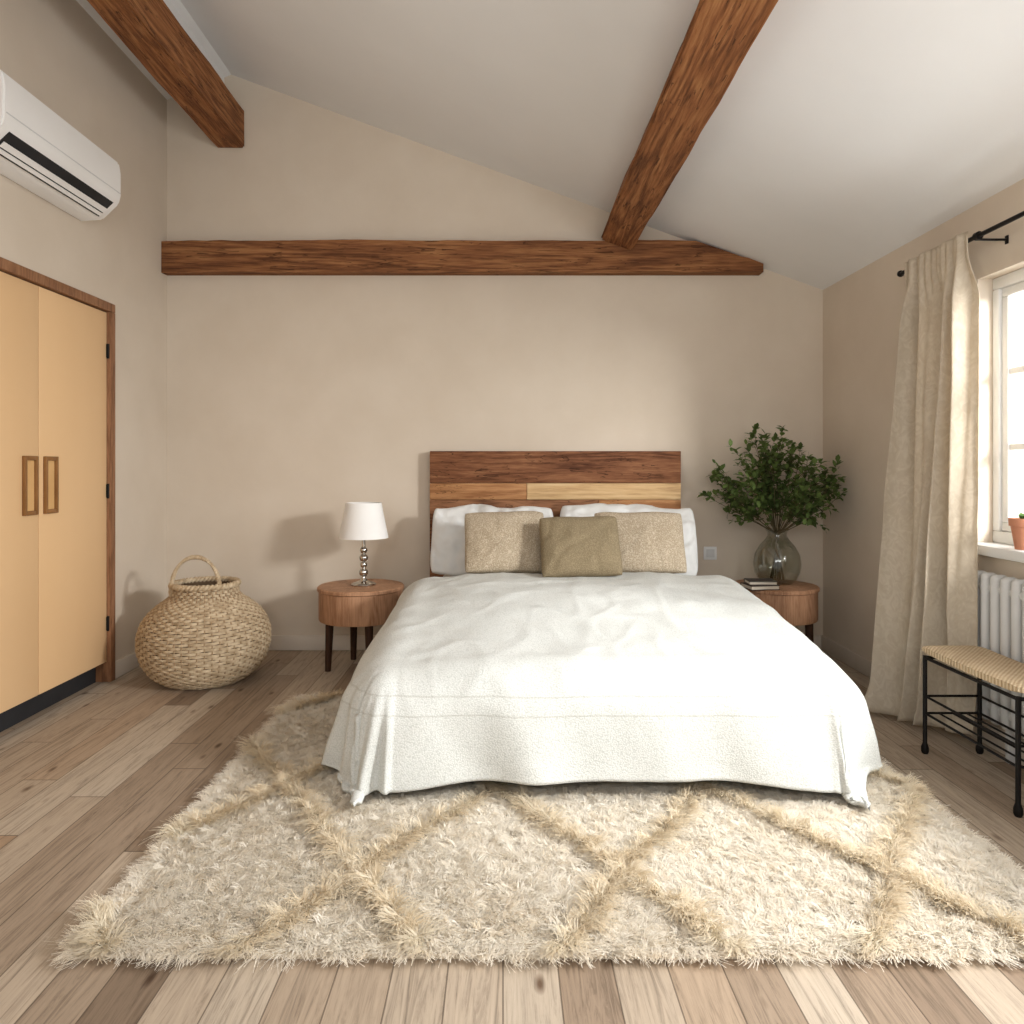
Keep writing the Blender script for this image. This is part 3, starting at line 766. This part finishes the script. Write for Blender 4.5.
o = bpy.data.objects.new('foliage', me); C.objects.link(o); o.parent = pt

# ------------------------------------------------------------------ curtain + rod
rxx, rz_ = 1.93, 2.108
rod = thing('curtain_rod', 'black metal curtain rod above the window', 'curtain rod', (rxx, 2.5, rz_))
b = NB(); tube(b, [(rxx, 3.475, rz_), (rxx, .60, rz_)], .0095, 14); obj('rod', b, M['black'], rod)
b = NB(); t = NB(); bmesh.ops.create_uvsphere(t, u_segments=20, v_segments=12, radius=.016); merge(b, t, 0, Matrix.Translation((rxx, 3.485, rz_))); obj('finial', b, M['black'], rod)
for yy in (2.918, .9):
    b = NB(); tube(b, [(rxx, yy, rz_-.014), (rxx+.04, yy, rz_-.015), (XR-.001, yy, rz_-.015)], .005, 10); box(b, XR-.005, XR-.0005, yy-.009, yy+.009, rz_-.032, rz_+.002, .001)
    tube(b, [(rxx, yy-.010, rz_), (rxx, yy+.010, rz_)], .017, 14); obj('bracket', b, M['black'], rod)
b = NB(); NU, NV = 240, 120; G = []
for j in range(NV+1):
    v = j/NV; r = []
    for i in range(NU+1):
        u = i/NU
        y = 3.405-.46*u+.012*math.sin(5*v+u*4)*v*(1-u)+.015*v*u+.03*v*(1-u)
        hd = min(1, max(0, (v-.035)/.10)); hd = hd*hd*(3-2*hd)        # header hangs in front of the rod
        xc = rxx-.026*(1-hd)-.175*v**1.5*(1-.98*u)
        A = (.010+.034*hd+.022*v)*(1-.3*u)
        uu = u+.06*math.sin(u*7+v*1.9)
        ph = 2*PI*4.2*uu+1.3*math.sin(2.1*v+u*3)+.6*v
        x = xc+A*math.sin(ph)*(.75+.40*math.sin(u*9+2.4*v))+.009*math.sin(ph*2.3+v*4)*hd+.005*math.sin(u*75)*(1-hd)
        q = Vector((x*9, y*9, v*5)); wv = (noise.noise(q)*.015*(.3+v)+noise.noise(q*2.3)*.003)*(.2+.8*hd)
        x += wv; y += (.5*wv+.02*math.cos(ph)*(.4+.6*v)*hd)*(1-.85*u)
        zb = .008+.05*u
        z = 2.138-(2.138-zb)*v+.003*math.sin(u*75)*(1-hd)
        if v > .92:
            f = ((v-.92)/.08)**2; x += -.06*f*(.6+.4*math.sin(ph*.5))*(1-.9*u); z += .02*f*(.5+.5*math.sin(ph*1.5))*(1 if v < .995 else .3)
        x = min(x, 2.02 if y > 3.09 else 1.955)
        if hd < .05: x = min(x, rxx-.0125)
        r.append(b.verts.new((x, y, max(z, .006))))
    G.append(r)
for j in range(NV):
    for i in range(NU): b.faces.new((G[j][i], G[j][i+1], G[j+1][i+1], G[j+1][i]))
cu = single('curtain', b, M['curtain'], 'long beige linen curtain gathered at the far side of the window', 'curtain', (1.85, 3.2, 0), ang=180)
md = cu.modifiers.new('thick', 'SOLIDIFY'); md.thickness = .003; md.offset = 0

# ------------------------------------------------------------------ stool
sx0, sx1, sy0, sy1 = 1.722, 1.945, 2.40, 2.93
st = thing('stool', 'low stool with a woven rush seat and black metal frame below the window', 'stool', ((sx0+sx1)/2, (sy0+sy1)/2, 0))
b = NB(); t = NB(); bmesh.ops.create_cube(t, size=1)
bmesh.ops.subdivide_edges(t, edges=t.edges[:], cuts=14, use_grid_fill=True)
for v in t.verts:
    x, y, z = v.co*2
    sag = .006*(1-abs(y)**2.2)
    ez2 = 1-.35*max(0, abs(x)-.80)/.20-.30*max(0, abs(y)-.9)/.10
    v.co = Vector(((sx0+sx1)/2+x*(sx1-sx0+.016)/2, (sy0+sy1)/2+y*(sy1-sy0+.02)/2, .426+z*.018*ez2-sag))
merge(b, t); obj('seat', b, M['weave'], st)
b = NB()
for (p, q) in (((sx0,sy0),(sx1,sy0)), ((sx1,sy0),(sx1,sy1)), ((sx1,sy1),(sx0,sy1)), ((sx0,sy1),(sx0,sy0))): tube(b, [(*p, .392), (*q, .392)], .007, 8)
obj('seat_frame', b, M['black'], st)
for (x, y) in ((sx0, sy0), (sx1, sy0), (sx0, sy1), (sx1, sy1)):
    b = NB(); tube(b, [(x, y, .0), (x, y, .010), (x, y, .026), (x, y, .045), (x, y, .40)], [.010, .0145, .0145, .0085, .0085], 12); obj('leg', b, M['black'], st)
b = NB()
for zz in (.235, .165):
    tube(b, [(sx0, sy0, zz), (sx0, sy1, zz)], .005, 8); tube(b, [(sx1, sy0, zz), (sx1, sy1, zz)], .005, 8)
    tube(b, [(sx0, sy1, zz), (sx1, sy1, zz)], .005, 8); tube(b, [(sx0, sy0, zz), (sx1, sy0, zz)], .005, 8)
for k in range(1, 4):
    x = sx0+(sx1-sx0)*k/4; tube(b, [(x, sy0, .165), (x, sy1, .165)], .004, 8)
obj('stretchers', b, M['black'], st)

# ------------------------------------------------------------------ light
def area(name, loc, target, sx, sy, W, col):
    l = bpy.data.lights.new(name, 'AREA'); l.shape = 'RECTANGLE'; l.size = sx; l.size_y = sy; l.energy = W; l.color = col
    o = bpy.data.objects.new(name, l); C.objects.link(o); o.location = loc
    o.rotation_euler = (Vector(target)-Vector(loc)).to_track_quat('-Z', 'Y').to_euler(); return o
area('window_key_light', (2.9, .95, 2.0), (-.4, 3.9, .8), .52, .52, 215, (1, .98, .95))
area('window_sun_light', (4.2, 2.2, 3.2), (.7, 3.2, .55), .5, .5, 95, (1, .98, .95))
area('window_sky_light', (2.36, 2.0, 1.42), (-2, 2.3, 1.0), 1.9, 1.0, 56, (.965, .985, 1))
area('added_fill_light', (.2, -.35, 1.7), (.3, 2.0, 3.2), 2.6, .8, 50, (1, .992, .98))  # added unseen fill lamp behind the camera, lifts ceiling and walls
wd = bpy.data.worlds.new('world'); bpy.context.scene.world = wd; wd.use_nodes = True
bg = wd.node_tree.nodes['Background']; bg.inputs[0].default_value = (1, .992, .98, 1); bg.inputs[1].default_value = .72

cam = bpy.data.cameras.new('camera'); co = bpy.data.objects.new('camera', cam); C.objects.link(co)
co.location = (0, 0, 1.165); co.rotation_euler = (PI/2, 0, 0); cam.sensor_width = 36; cam.lens = 718/1024*36
cam.shift_x = 9/1024; cam.shift_y = -44/1024; cam.clip_start = .05
bpy.context.scene.camera = co
vs = bpy.context.scene.view_settings
vs.view_transform = 'Standard'; vs.look = 'None'; vs.exposure = -.03
